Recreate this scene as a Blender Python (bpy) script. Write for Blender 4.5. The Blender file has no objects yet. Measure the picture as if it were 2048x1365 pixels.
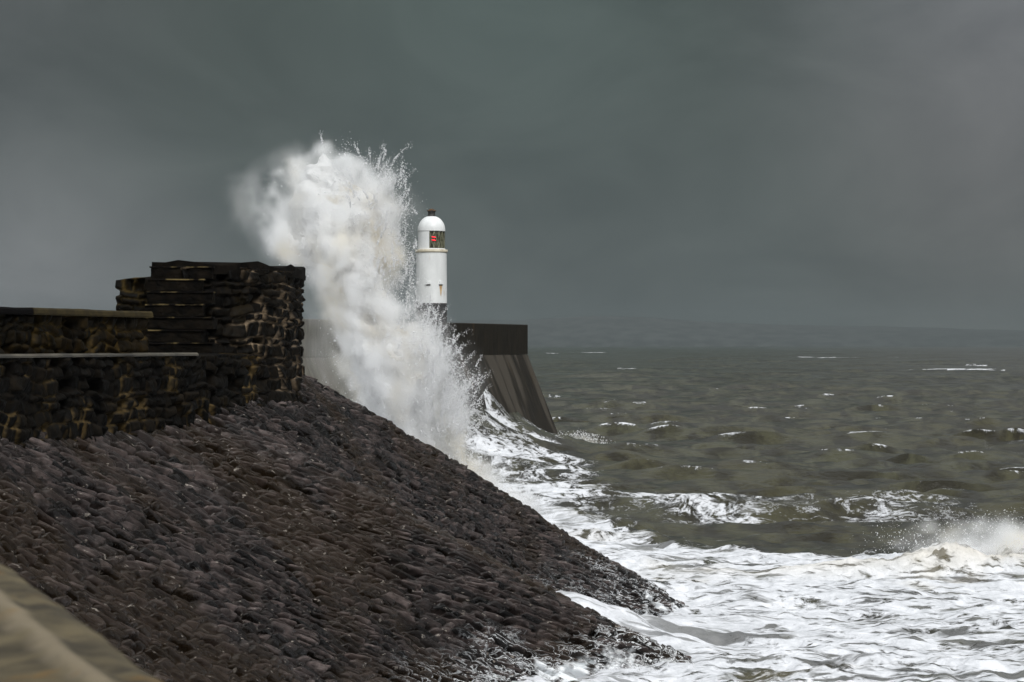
import bpy, math, random
import numpy as np
from math import radians as R

C = bpy.context.scene
COL = C.collection
rng = np.random.default_rng(7)
random.seed(7)

# ------------------------------------------------------------------ camera, sky, sun, exposure
F, VH = 5689.0, 688.0           # focal length in photo pixels, eye-level row
EYE = 8.0                       # metres above the mean sea
cam = bpy.data.objects.new('camera', bpy.data.cameras.new('camera'))
COL.objects.link(cam)
cam.location = (0, 0, EYE)
cam.rotation_euler = (R(90), 0, 0)
cam.data.sensor_width = 36
cam.data.lens = 36 * F / 2048
cam.data.shift_y = (VH - 682.5) / 2048
cam.data.clip_start = 0.2
cam.data.clip_end = 60000
cam.data.dof.use_dof = True
cam.data.dof.focus_distance = 90
cam.data.dof.aperture_fstop = 8
C.camera = cam

SUN_EL, SUN_AZ = 42, 156        # azimuth clockwise from +Y (the view direction)
sd = bpy.data.lights.new('sun', 'SUN')
sd.energy = 1.5
sd.angle = R(25)
sd.color = (1.0, 0.97, 0.93)
sun = bpy.data.objects.new('sun', sd)
COL.objects.link(sun)
sun.rotation_euler = (R(90 - SUN_EL), 0, R(180 - SUN_AZ))

C.view_settings.view_transform = 'Standard'
C.view_settings.look = 'None'
C.view_settings.exposure = 0.22
C.view_settings.gamma = 1
C.cycles.use_denoising = True
C.cycles.max_bounces = 8
C.cycles.diffuse_bounces = 3
C.cycles.glossy_bounces = 2
C.cycles.transmission_bounces = 4
C.cycles.volume_bounces = 8
C.cycles.transparent_max_bounces = 12
C.cycles.volume_max_steps = 256


class NT:
    """tiny wrapper for building node trees"""
    def __init__(self, tree):
        self.t = tree
        tree.nodes.clear()

    def n(self, typ, _in=None, **kw):
        nd = self.t.nodes.new(typ)
        for k, v in kw.items():
            setattr(nd, k, v)
        for k, v in (_in or {}).items():
            s = nd.inputs[k]
            if isinstance(v, bpy.types.NodeSocket):
                self.t.links.new(v, s)
            elif isinstance(v, bpy.types.Node):
                self.t.links.new(v.outputs[0], s)
            else:
                s.default_value = v
        return nd

    def math(self, op, a, b=0.0, c=None, clamp=False):
        i = {0: a, 1: b}
        if c is not None:
            i[2] = c
        return self.n('ShaderNodeMath', i, operation=op, use_clamp=clamp).outputs[0]

    def maprange(self, v, a, b, c=0.0, d=1.0, interp='SMOOTHSTEP'):
        return self.n('ShaderNodeMapRange', {0: v, 1: a, 2: b, 3: c, 4: d}, interpolation_type=interp).outputs[0]

    def mix(self, f, a, b, blend='MIX'):
        nd = self.n('ShaderNodeMix', data_type='RGBA', blend_type=blend)
        for s, v in ((0, f), (6, a), (7, b)):
            if isinstance(v, bpy.types.NodeSocket):
                self.t.links.new(v, nd.inputs[s])
            else:
                nd.inputs[s].default_value = v if not isinstance(v, tuple) or len(v) == 4 else (*v, 1)
        return nd.outputs[2]

    def noise(self, vec, scale, detail=4, rough=0.5, dist=0.0):
        return self.n('ShaderNodeTexNoise', {'Vector': vec, 'Scale': scale, 'Detail': detail, 'Roughness': rough,
                                             'Distortion': dist}).outputs[0]

    def mapping(self, vec, scale=(1, 1, 1), rot=(0, 0, 0), loc=(0, 0, 0)):
        return self.n('ShaderNodeMapping', {0: vec, 'Scale': scale, 'Rotation': rot, 'Location': loc}).outputs[0]

    def link(self, a, b):
        self.t.links.new(a, b)


# storm sky: dim slate cloud low ahead, brighter overcast overhead
W = bpy.data.worlds.new("World")
C.world = W
W.use_nodes = True
w = NT(W.node_tree)
gen = w.n('ShaderNodeTexCoord').outputs['Generated']
sep = w.n('ShaderNodeSeparateXYZ', {0: gen})
sx, sy, sz = sep.outputs
nish = w.n('ShaderNodeTexSky', sky_type='NISHITA', sun_disc=False, sun_elevation=R(SUN_EL), sun_rotation=R(SUN_AZ))
nbw = w.n('ShaderNodeRGBToBW', {0: nish.outputs[0]}).outputs[0]
low = w.mix(w.maprange(sz, 0.0, 0.13), (0.110, 0.131, 0.133, 1), (0.072, 0.091, 0.089, 1))
for d, sig, colr in (((-0.03, 0.99, 0.060), 0.075, (-0.046, -0.056, -0.057)),
                     ((-0.17, 0.98, 0.000), 0.062, (0.105, 0.100, 0.110)),
                     ((0.19, 0.975, 0.135), 0.085, (0.095, 0.090, 0.105)),
                     ((-0.19, 0.975, 0.135), 0.065, (0.030, 0.024, 0.030)),
                     ((0.0, 0.99, 0.125), 0.06, (0.030, 0.042, 0.040)),
                     ((0.17, 0.98, 0.05), 0.06, (0.018, 0.010, 0.008))):
    dist = w.n('ShaderNodeVectorMath', {0: gen, 1: d}, operation='DISTANCE').outputs['Value']
    f = w.maprange(dist, sig * 1.7, 0.0)
    low = w.mix(f, low, colr, 'ADD')
nz = w.noise(w.mapping(gen, (11, 11, 20), (0, 0.35, 0)), 1.0, 6, 0.58, 0.6)
low = w.mix(1.0, low, w.n('ShaderNodeCombineColor', {0: w.maprange(nz, 0.3, 0.7, 0.83, 1.17, 'LINEAR'),
                                                      1: w.maprange(nz, 0.3, 0.7, 0.84, 1.16, 'LINEAR'),
                                                      2: w.maprange(nz, 0.3, 0.7, 0.85, 1.15, 'LINEAR')}).outputs[0], 'MULTIPLY')
high = w.math('MULTIPLY', nbw, 0.125)
high = w.math('ADD', high, 0.72)
hcol = w.mix(1.0, (0.94, 0.98, 1.0, 1), w.n('ShaderNodeCombineColor', {0: high, 1: high, 2: high}).outputs[0], 'MULTIPLY')
hcol = w.mix(1.0, hcol, w.mix(w.maprange(sy, -0.5, 0.6), (1.45, 1.45, 1.45), (0.62, 0.62, 0.62)), 'MULTIPLY')
low = w.mix(1.0, low, (0.83, 0.82, 0.81), 'MULTIPLY')
up = w.maprange(w.math('SUBTRACT', sz, w.math('MULTIPLY', w.maprange(sy, 0.7, -0.2), 0.12)), 0.16, 0.62)
wc = w.mix(up, low, hcol)
bg = w.n('ShaderNodeBackground', {'Color': wc, 'Strength': 1.0})
wo = w.n('ShaderNodeOutputWorld', {0: bg.outputs[0]})


# ------------------------------------------------------------------ helpers
def P(u, v, Y):
    """design aid: where a point of the photo lies at a chosen real distance Y"""
    return np.array([(u - 1024) / F * Y, Y, EYE - (v - VH) / F * Y])


def _hash(ix, iy, iz, seed):
    h = (ix.astype(np.int64) * 374761393 + iy.astype(np.int64) * 668265263 + iz.astype(np.int64) * 2147483647 + seed * 974634757) & 0xffffffff
    h = ((h ^ (h >> 13)) * 1274126177) & 0xffffffff
    h = (h ^ (h >> 16)) & 0xffffffff
    return h / 4294967295.0


def vnoise(x, y, z=None, seed=0):
    """value noise, about -1..1"""
    x = np.asarray(x, float); y = np.asarray(y, float)
    z = np.zeros_like(x) if z is None else np.asarray(z, float)
    ix, iy, iz = np.floor(x), np.floor(y), np.floor(z)
    fx, fy, fz = x - ix, y - iy, z - iz
    fx = fx * fx * fx * (fx * (fx * 6 - 15) + 10); fy = fy * fy * fy * (fy * (fy * 6 - 15) + 10); fz = fz * fz * fz * (fz * (fz * 6 - 15) + 10)
    r = 0
    flat = not np.any(fz)
    for dz in (0,) if flat else (0, 1):
        wz = 1 if flat else (fz if dz else 1 - fz)
        for dy in (0, 1):
            wy = fy if dy else 1 - fy
            for dx in (0, 1):
                r = r + _hash(ix + dx, iy + dy, iz + dz, seed) * (fx if dx else 1 - fx) * wy * wz
    return r * 2 - 1


def fbm(x, y, z=None, octv=4, seed=0, gain=0.5, lac=2.03):
    a, s, tot = 1.0, 0, 0
    x = np.asarray(x, float); y = np.asarray(y, float)
    for o in range(octv):
        f = lac ** o
        s = s + a * vnoise(x * f + o * 17.3, y * f + o * 5.1, None if z is None else z * f + o * 9.7, seed + o)
        tot += a
        a *= gain
    return s / tot


def sstep(x, a, b):
    t = np.clip((x - a) / (b - a), 0, 1)
    return t * t * (3 - 2 * t)


def link(name, me, m=None, parent=None):
    o = bpy.data.objects.new(name, me)
    COL.objects.link(o)
    if m is not None:
        me.materials.append(m)
    if parent is not None:
        o.parent = parent
    return o


def tag(o, label=None, cat=None, group=None, kind=None):
    for k, v in (('label', label), ('category', cat), ('group', group), ('kind', kind)):
        if v:
            o[k] = v
    return o


def empty(name, label, cat, group=None, loc=(0, 0, 0)):
    o = bpy.data.objects.new(name, None)
    o.location = loc
    COL.objects.link(o)
    return tag(o, label, cat, group)


def mesh_np(name, V, faces, smooth=True, attrs=None):
    """faces: (N,k) int array"""
    me = bpy.data.meshes.new(name)
    V = np.asarray(V, np.float32)
    faces = np.asarray(faces, np.int32)
    n, k = faces.shape
    me.vertices.add(len(V)); me.vertices.foreach_set('co', V.ravel())
    me.loops.add(n * k); me.loops.foreach_set('vertex_index', faces.ravel())
    me.polygons.add(n)
    me.polygons.foreach_set('loop_start', np.arange(0, n * k, k, dtype=np.int32))
    me.polygons.foreach_set('loop_total', np.full(n, k, np.int32))
    me.polygons.foreach_set('use_smooth', np.full(n, smooth))
    for an, av in (attrs or {}).items():
        av = np.asarray(av, np.float32)
        if av.ndim == 1:
            me.attributes.new(an, 'FLOAT', 'POINT').data.foreach_set('value', av)
        else:
            me.attributes.new(an, 'FLOAT_VECTOR', 'POINT').data.foreach_set('vector', av.ravel())
    me.update(calc_edges=True)
    me.validate()
    return me


def grid_faces(nr, nc, flip=False):
    i = np.arange(nr - 1)[:, None] * nc + np.arange(nc - 1)[None, :]
    i = i.ravel()
    q = np.stack([i, i + 1, i + nc + 1, i + nc], 1)
    return q[:, ::-1] if flip else q


class MB:
    def __init__(self):
        self.v, self.f = [], []

    def add(self, verts, faces):
        o = len(self.v)
        self.v += [tuple(map(float, p)) for p in verts]
        self.f += [tuple(i + o for i in f) for f in faces]

    def prism(self, poly, axis_pts):
        """loft a list of equal-length rings, capped"""
        n = len(axis_pts[0])
        vs = [p for ring in axis_pts for p in ring]
        fs = []
        for r in range(len(axis_pts) - 1):
            for i in range(n):
                j = (i + 1) % n
                fs.append((r * n + i, r * n + j, (r + 1) * n + j, (r + 1) * n + i))
        fs.append(tuple(range(n - 1, -1, -1)))
        fs.append(tuple(range((len(axis_pts) - 1) * n, len(axis_pts) * n)))
        self.add(vs, fs)

    def lathe(self, prof, c, seg=48, a0=0.0, a1=2 * math.pi):
        full = abs(a1 - a0 - 2 * math.pi) < 1e-6
        n = seg if full else seg + 1
        vs, fs = [], []
        for r, z in prof:
            for k in range(n):
                a = a0 + (a1 - a0) * k / seg
                vs.append((c[0] + r * math.cos(a), c[1] + r * math.sin(a), c[2] + z))
        for i in range(len(prof) - 1):
            for k in range(seg):
                j = (k + 1) % n
                fs.append((i * n + k, i * n + j, (i + 1) * n + j, (i + 1) * n + k))
        self.add(vs, fs)

    def obox(self, c, ax, ay, az):
        """oriented box: centre and half-axis vectors"""
        c, ax, ay, az = map(np.asarray, (c, ax, ay, az))
        vs = [c + sx * ax + sy * ay + sz * az for sz in (-1, 1) for sy in (-1, 1) for sx in (-1, 1)]
        self.add(vs, [(0, 2, 3, 1), (4, 5, 7, 6), (0, 1, 5, 4), (2, 6, 7, 3), (0, 4, 6, 2), (1, 3, 7, 5)])

    def build(self, name, m, parent=None, smooth=False, bevel=0.0):
        me = bpy.data.meshes.new(name)
        me.from_pydata(self.v, [], self.f)
        me.polygons.foreach_set('use_smooth', [smooth] * len(me.polygons))
        me.update()
        o = link(name, me, m, parent)
        if bevel:
            b = o.modifiers.new('bevel', 'BEVEL'); b.width = bevel; b.segments = 2; b.limit_method = 'ANGLE'
        if smooth:
            try:
                me.set_sharp_from_angle(angle=R(40))
            except Exception:
                pass
        return o


def mat(name):
    m = bpy.data.materials.new(name)
    m.use_nodes = True
    return m, NT(m.node_tree)


def attr(t, name, vec=False):
    nd = t.n('ShaderNodeAttribute', attribute_name=name)
    return nd.outputs['Vector' if vec else 'Fac']


def finish(t, bsdf, normal=None):
    if normal is not None:
        t.link(normal, bsdf.inputs['Normal'])
    t.n('ShaderNodeOutputMaterial', {0: bsdf.outputs[0]})


# ------------------------------------------------------------------ materials
def mat_rock():
    """wet stone pitching; per-stone tint in 'col', washed foam in 'wash'"""
    m, t = mat('wet_pitched_stone')
    pos = t.n('ShaderNodeTexCoord').outputs['Object']
    st = attr(t, 'st', True)
    col = attr(t, 'col', True)
    n1 = t.noise(pos, 3.0, 6, 0.62)
    n2 = t.noise(pos, 0.35, 3, 0.5)
    n3 = t.noise(t.mapping(st, (14, 4, 1)), 1.0, 5, 0.65, 0.6)
    c = t.mix(t.maprange(n1, 0.35, 0.7), (0.45, 0.43, 0.42), (1.75, 1.7, 1.7))
    base = t.mix(1.0, col, c, 'MULTIPLY')
    base = t.mix(t.maprange(n2, 0.44, 0.62, 0, 0.62), base, (0.024, 0.014, 0.006))
    base = t.mix(t.maprange(t.noise(t.mapping(st, (9, 3.5, 1), (0, 0, 0), (3, 1, 0)), 1.0, 4, 0.7), 0.635, 0.67, 0, 0.8), base, (0.34, 0.30, 0.26))  # pale flecks: glints of wet stone painted into the base colour
    wash = attr(t, 'wash')
    lace = t.noise(t.mapping(st, (2.2, 0.8, 1)), 1.0, 7, 0.68, 1.6)
    ridge = t.math('ABSOLUTE', t.math('SUBTRACT', lace, 0.5))
    lines = t.maprange(ridge, 0.020, 0.003)
    sheet = t.maprange(t.math('ADD', t.noise(pos, 0.9, 5, 0.6, 0.5), wash), 1.02, 1.14)
    fo = t.math('MAXIMUM', t.math('MULTIPLY', lines, t.maprange(wash, 0.08, 0.45)), sheet)
    base = t.mix(fo, base, (0.80, 0.82, 0.84))
    rough = t.maprange(n3, 0.3, 0.7, 0.14, 0.50, 'LINEAR')
    rough = t.math('MAXIMUM', rough, t.math('MULTIPLY', fo, 0.8))
    b = t.n('ShaderNodeBsdfPrincipled', {'Base Color': base, 'Roughness': rough, 'IOR': 1.42, 'Specular IOR Level': 0.32})
    bump = t.n('ShaderNodeBump', {'Strength': 0.55, 'Distance': 0.05, 'Height': t.math('ADD', n3, t.math('MULTIPLY', n1, 1.2))})
    finish(t, b, bump.outputs[0])
    return m


def mat_masonry(name, stain=0.5):
    m, t = mat(name)
    pos = t.n('ShaderNodeTexCoord').outputs['Object']
    col = attr(t, 'col', True)
    n1 = t.noise(pos, 5.0, 6, 0.65)
    n2 = t.noise(pos, 1.3, 4, 0.6)
    c = t.mix(t.maprange(n1, 0.35, 0.7), (0.5, 0.5, 0.5), (1.7, 1.6, 1.45))
    base = t.mix(1.0, col, c, 'MULTIPLY')
    base = t.mix(t.maprange(n2, 0.58, 0.74, 0, stain), base, (0.012, 0.008, 0.002))
    rough = t.maprange(n1, 0.3, 0.7, 0.45, 0.8, 'LINEAR')
    b = t.n('ShaderNodeBsdfPrincipled', {'Base Color': base, 'Roughness': rough, 'IOR': 1.35, 'Specular IOR Level': 0.12})
    bump = t.n('ShaderNodeBump', {'Strength': 0.6, 'Distance': 0.04, 'Height': n1})
    finish(t, b, bump.outputs[0])
    return m


def mat_plain(name, a, b_, rough=0.7, scale=4.0, stretch=(1, 1, 1), bump=0.3, lo=0.35, hi=0.65, spots=None, spec=0.5):
    m, t = mat(name)
    pos = t.n('ShaderNodeTexCoord').outputs['Object']
    n1 = t.noise(t.mapping(pos, stretch), scale, 6, 0.6, 0.3)
    base = t.mix(t.maprange(n1, lo, hi), a, b_)
    if spots:
        n2 = t.noise(t.mapping(pos, spots[2], (0, 0, 0), (3.1, 1.7, 9.2)), spots[1], 4, 0.55)
        base = t.mix(t.maprange(n2, spots[3], spots[3] + 0.12, 0, spots[4]), base, spots[0])
    bs = t.n('ShaderNodeBsdfPrincipled', {'Base Color': base, 'Roughness': rough, 'Specular IOR Level': spec})
    bp = t.n('ShaderNodeBump', {'Strength': bump, 'Distance': 0.02, 'Height': n1})
    finish(t, bs, bp.outputs[0])
    return m


def sx_of(t, v):
    return t.n('ShaderNodeSeparateXYZ', {0: v}).outputs[0]


def mat_sea():
    m, t = mat('sea_water')
    pos = t.n('ShaderNodeTexCoord').outputs['Object']
    foam = attr(t, 'foam')
    silt = attr(t, 'silt')
    # open lacework of foam: thin ridges of warped noise, closing up where the foam is thick
    a = t.noise(pos, 0.55, 8, 0.66, 1.2)
    b = t.noise(t.mapping(pos, (1, 1, 1), (0, 0, 0.4), (13, 5, 2)), 1.7, 6, 0.62, 0.8)
    ra = t.math('SUBTRACT', 1.0, t.math('MULTIPLY', t.math('ABSOLUTE', t.math('SUBTRACT', a, 0.5)), 7.0), clamp=True)
    rb = t.math('SUBTRACT', 1.0, t.math('MULTIPLY', t.math('ABSOLUTE', t.math('SUBTRACT', b, 0.5)), 6.0), clamp=True)
    ridge = t.math('ADD', t.math('MULTIPLY', ra, 0.62), t.math('MULTIPLY', rb, 0.38))
    k = t.math('ADD', ridge, t.math('MULTIPLY', t.math('SUBTRACT', foam, 0.5), 2.0))
    mask = t.maprange(k, 0.52, 0.92)
    hn = t.noise(t.mapping(pos, (0.30, 0.80, 1), (0, 0, 0.15), (3, 8, 1)), 1.0, 6, 0.6, 0.5)
    hole = t.math('MULTIPLY', t.math('MAXIMUM', t.maprange(hn, 0.545, 0.63), t.maprange(t.noise(t.mapping(pos, (0.75, 1.9, 1), (0, 0, 0.1), (1, 5, 1)), 1.0, 5, 0.6, 0.6), 0.56, 0.63)), t.maprange(sx_of(t, pos), -1.0, 8.0, 0.40, 0.82))
    hole = t.math('MULTIPLY', hole, t.maprange(foam, 0.98, 0.80, 0.3, 1.0))
    mask = t.math('MULTIPLY', mask, t.math('SUBTRACT', 1.0, hole))
    wc = t.mix(t.maprange(t.noise(pos, 0.03, 3), 0.35, 0.65), (0.027, 0.0235, 0.0100), (0.032, 0.0305, 0.0165))
    ch = t.noise(t.mapping(pos, (0.42, 0.22, 0.3)), 1.0, 6, 0.62, 0.6)
    wc = t.mix(t.maprange(ch, 0.40, 0.62), t.mix(1.0, wc, (0.50, 0.45, 0.36), 'MULTIPLY'), t.mix(1.0, wc, (1.65, 1.7, 1.75), 'MULTIPLY'))  # silt and aeration tone, with the chop's light and dark painted in
    wc = t.mix(silt, wc, (0.17, 0.135, 0.075))
    fc = t.mix(t.maprange(b, 0.3, 0.7), (0.53, 0.54, 0.565), (0.76, 0.765, 0.80))
    fc = t.mix(t.math('MULTIPLY', silt, 0.75), fc, (0.62, 0.53, 0.36))
    base = t.mix(mask, wc, fc)
    rip = t.noise(t.mapping(pos, (1.0, 1.0, 1.0)), 2.2, 6, 0.6, 0.4)
    rip2 = t.noise(pos, 0.35, 5, 0.6)
    bh = t.math('ADD', t.math('MULTIPLY', rip, 0.20), t.math('MULTIPLY', rip2, 0.45))
    bh = t.math('ADD', bh, t.math('MULTIPLY', mask, 0.06))
    bp = t.n('ShaderNodeBump', {'Strength': 0.7, 'Distance': 1.0, 'Height': bh})
    bs = t.n('ShaderNodeBsdfPrincipled', {'Base Color': base, 'IOR': 1.33,
                                          'Roughness': t.maprange(mask, 0, 1, 0.11, 0.85, 'LINEAR'),
                                          'Specular IOR Level': t.maprange(mask, 0, 1, 0.36, 0.1, 'LINEAR')})
    finish(t, bs, bp.outputs[0])
    return m


def mat_spray(name='thick_spray'):
    m, t = mat(name)
    pos = t.n('ShaderNodeTexCoord').outputs['Object']
    n = t.noise(t.mapping(pos, (0.42, 0.42, 0.30)), 1.0, 5, 0.6, 0.5)
    n2 = t.noise(pos, 3.5, 6, 0.65)
    base = t.mix(t.maprange(n, 0.50, 0.66, 0, 0.7), (0.90, 0.90, 0.90), (0.62, 0.55, 0.42))
    bp = t.n('ShaderNodeBump', {'Strength': 0.8, 'Distance': 0.2, 'Height': n2})
    d = t.n('ShaderNodeBsdfDiffuse', {'Color': base, 'Normal': bp.outputs[0]})
    tr = t.n('ShaderNodeBsdfTranslucent', {'Color': base, 'Normal': bp.outputs[0]})
    mx = t.n('ShaderNodeMixShader', {0: 0.35, 1: d.outputs[0], 2: tr.outputs[0]})
    t.n('ShaderNodeOutputMaterial', {0: mx.outputs[0]})
    return m


def mat_drop():
    m, t = mat('water_drops')
    d = t.n('ShaderNodeBsdfDiffuse', {'Color': (0.9, 0.9, 0.91, 1)})
    tr = t.n('ShaderNodeBsdfTranslucent', {'Color': (0.9, 0.9, 0.91, 1)})
    mx = t.n('ShaderNodeMixShader', {0: 0.4, 1: d.outputs[0], 2: tr.outputs[0]})
    t.n('ShaderNodeOutputMaterial', {0: mx.outputs[0]})
    return m


def mat_mist(name, mult):
    m, t = mat(name)
    d = t.n('ShaderNodeAttribute', attribute_name='density').outputs['Fac']
    pos = t.n('ShaderNodeTexCoord').outputs['Object']
    sl = t.maprange(t.noise(t.mapping(pos, (0.36, 0.36, 0.26), (0, 0, 0), (2.2, 7.1, 0.4)), 1.0, 3, 0.55, 0.4), 0.49, 0.66)
    pv = t.n('ShaderNodeVolumePrincipled', {'Color': t.mix(sl, (0.995, 0.995, 0.996), (0.965, 0.925, 0.84)), 'Density': t.math('MULTIPLY', d, mult),
                                            'Density Attribute': '', 'Anisotropy': 0.0})
    t.n('ShaderNodeOutputMaterial', {'Volume': pv.outputs[0]})
    return m


def mat_emit(name, c, s):
    m, t = mat(name)
    e = t.n('ShaderNodeEmission', {0: (*c, 1), 1: s})
    t.n('ShaderNodeOutputMaterial', {0: e.outputs[0]})
    return m


M_rock = mat_rock()
M_mason = mat_masonry('dark_rubble_masonry')
M_slab = mat_plain('lichened_slab', (0.028, 0.020, 0.010), (0.075, 0.055, 0.024), 0.8, 3.0, (1, 1, 2))
M_core = mat_spray()
M_drop = mat_drop()

# ------------------------------------------------------------------ masonry pattern
def masonry(S, Z, hlo, hhi, wlo, whi, seed, wob=0.07, joint=0.05, depth=0.10, tilt=0.35, hole=0.0, rad=0.09):
    """irregular courses of stones over a sheet: relief height, per-stone random, joint distance"""
    r = np.random.default_rng(seed)
    zc = Z + wob * fbm(S * 0.9, Z * 0.9, octv=3, seed=seed)
    sc = S + wob * fbm(S * 1.3, Z * 1.3, octv=3, seed=seed + 50)
    ed = [Z.min() - 2]
    while ed[-1] < Z.max() + 2:
        ed.append(ed[-1] + r.uniform(hlo, hhi))
    ed = np.array(ed)
    ci = np.clip(np.searchsorted(ed, zc) - 1, 0, len(ed) - 2)
    H = np.zeros_like(S); RID = np.zeros_like(S); RID2 = np.zeros_like(S); D = np.zeros_like(S)
    s0, s1 = S.min() - 3, S.max() + 3
    for c in np.unique(ci):
        mk = ci == c
        e = [s0 - r.uniform(0, whi)]
        while e[-1] < s1:
            e.append(e[-1] + r.uniform(wlo, whi))
        e = np.array(e)
        si = np.clip(np.searchsorted(e, sc[mk]) - 1, 0, len(e) - 2)
        ds0 = sc[mk] - e[si]; ds1 = e[si + 1] - sc[mk]
        dz0 = zc[mk] - ed[c]; dz1 = ed[c + 1] - zc[mk]
        ds = np.minimum(ds0, ds1); dz = np.minimum(dz0, dz1)
        ax = np.maximum(rad - ds, 0); az = np.maximum(rad - dz, 0)
        d = rad - np.sqrt(ax ** 2 + az ** 2) + np.minimum(np.minimum(ds, dz) - rad, 0).clip(0)
        d = np.where((ds > rad) & (dz > rad), np.minimum(ds, dz), d)
        q = r.random((len(e), 4))
        tl = tilt * ((q[si, 1] - 0.5) * (ds0 - ds1) / (e[si + 1] - e[si]) + (q[si, 2] - 0.5) * (dz0 - dz1) / (ed[c + 1] - ed[c]))
        h = (1 - np.exp(-np.maximum(d, 0) / joint)) * depth * (0.45 + 0.9 * q[si, 0] + tl)
        if hole:
            h = np.where(q[si, 3] < hole, -depth * 2.0 * (1 - np.exp(-np.maximum(d, 0) / (joint * 1.5))), h)
        H[mk] = h; D[mk] = d; RID[mk] = q[si, 0]; RID2[mk] = q[si, 1]
    return H, RID, RID2, D


def stone_cols(rid, rid2, dist, S, Z, dark, mid, joint_c, seed, jw=0.030, jamt=0.85):
    c = np.array(dark)[None, :] * (1 - rid2[:, None]) + np.array(mid)[None, :] * rid2[:, None]
    c = c * (0.6 + 0.8 * rid[:, None])
    nz = sstep(fbm(S * 1.1, Z * 1.1, octv=3, seed=seed), -0.15, 0.35)
    j = (1 - sstep(dist, jw * 0.35, jw)) * nz * jamt
    return c * (1 - j[:, None]) + np.array(joint_c)[None, :] * j[:, None]


def resample(pts, step):
    pts = np.asarray(pts, float)
    seg = np.linalg.norm(np.diff(pts[:, :2], axis=0), axis=1)
    s = np.r_[0, np.cumsum(seg)]
    n = int(s[-1] / step) + 2
    q = np.linspace(0, s[-1], n)
    out = np.stack([np.interp(q, s, pts[:, k]) for k in range(pts.shape[1])], 1)
    return q, out


def smooth_curve(pts, n=200, it=12):
    pts = np.asarray(pts, float)
    seg = np.r_[0, np.cumsum(np.linalg.norm(np.diff(pts[:, :2], axis=0), axis=1))]
    q = np.linspace(0, seg[-1], n)
    o = np.stack([np.interp(q, seg, pts[:, k]) for k in range(pts.shape[1])], 1)
    for _ in range(it):
        o[1:-1] = 0.25 * o[:-2] + 0.5 * o[1:-1] + 0.25 * o[2:]
    return o


def masonry_sheet(name, pts, m, parent, step, pat, cols, seed, thick=0.6, roundtop=0.0, rough=0.03, lean=None):
    """pts rows: x, y, zbottom, ztop.  A wall face of stones with a top and a back, closed."""
    s, q = resample(pts, step)
    nz = int((q[:, 3] - q[:, 2]).max() / step) + 2
    tz = np.linspace(0, 1, nz)
    tan = np.gradient(q[:, :2], axis=0)
    tan /= np.linalg.norm(tan, axis=1)[:, None]
    nrm = np.stack([tan[:, 1], -tan[:, 0]], 1)        # to the right of travel: seaward
    S = np.repeat(s[None, :], nz, 0)
    Z = q[None, :, 2] + (q[None, :, 3] - q[None, :, 2]) * tz[:, None]
    H, r1, r2, D = masonry(S, Z, *pat[:4], seed, **pat[4])
    H = H + rough * 1.5 * fbm(S * 4, Z * 4, octv=5, seed=seed + 9, gain=0.62)
    if lean is not None:
        H = H + lean(S / s[-1], (Z - q[None, :, 2]) / (q[None, :, 3] - q[None, :, 2]), Z)
    X = q[None, :, 0] + nrm[None, :, 0] * H
    Y = q[None, :, 1] + nrm[None, :, 1] * H
    c = stone_cols(r1.ravel(), r2.ravel(), D.ravel(), S.ravel(), Z.ravel(), *cols, seed)
    V = np.stack([X, Y, Z], 2)
    ns = len(s)
    # top: rough rows running back, then the back face
    topz = V[-1, :, 2]
    bump = 0.05 * fbm(s * 2.2, s * 0 + 1.5, octv=3, seed=seed + 3)
    rows = [V]
    extra = []
    for fr, dz in ((0.12, 0.03), (0.5, 0.05), (1.0, 0.02)):
        rr = np.stack([q[:, 0] - nrm[:, 0] * thick * fr, q[:, 1] - nrm[:, 1] * thick * fr, topz + dz + bump], 1)
        extra.append(rr)
    low_ = extra[-1].copy(); low_[:, 2] = q[:, 2] - 0.4
    extra.append(low_)
    V = np.concatenate([V.reshape(-1, 3)] + extra)
    nr = nz + len(extra)
    cc = np.concatenate([c] + [c[-ns:]] * len(extra))
    fc = grid_faces(nr, ns)
    # end caps
    caps = []
    for col_ in (0, ns - 1):
        ring = [r_ * ns + col_ for r_ in range(nr)]
        caps.append(ring if col_ == 0 else ring[::-1])
    me = mesh_np(name, V, fc, True, {'col': cc})
    import bmesh
    bm = bmesh.new(); bm.from_mesh(me); bm.verts.ensure_lookup_table()
    for ring in caps:
        try:
            bm.faces.new([bm.verts[i] for i in ring])
        except Exception:
            pass
    bm.to_mesh(me); bm.free()
    return link(name, me, m, parent)


# ------------------------------------------------------------------ stone pitched slope
T_pts = [(-19, 12, 6.3), (-14.6, 30, 6.3), (-10.9, 46, 6.3), (-9.3, 52.4, 6.30), (-7.7, 60, 6.18), (-6.5, 63, 6.25), (-5.8, 65.5, 6.42),
         (-5.15, 71, 6.82), (-4.95, 74.3, 6.92), (-5.8, 79, 6.9), (-8.5, 84, 6.8), (-13, 90, 6.7)]
B_pts = [(-12, 24, -0.9), (-9.0, 38, -0.9), (-5.2, 50, -0.9), (-0.9, 60, -0.9), (2.6, 65.4, -0.9), (7.4, 69.2, -0.9), (1.6, 76, -0.9),
         (4.3, 82, -0.9), (6.6, 86.3, -0.9), (6.0, 92, -0.9), (2.0, 98, -0.9), (-6, 104, -0.9)]


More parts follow.
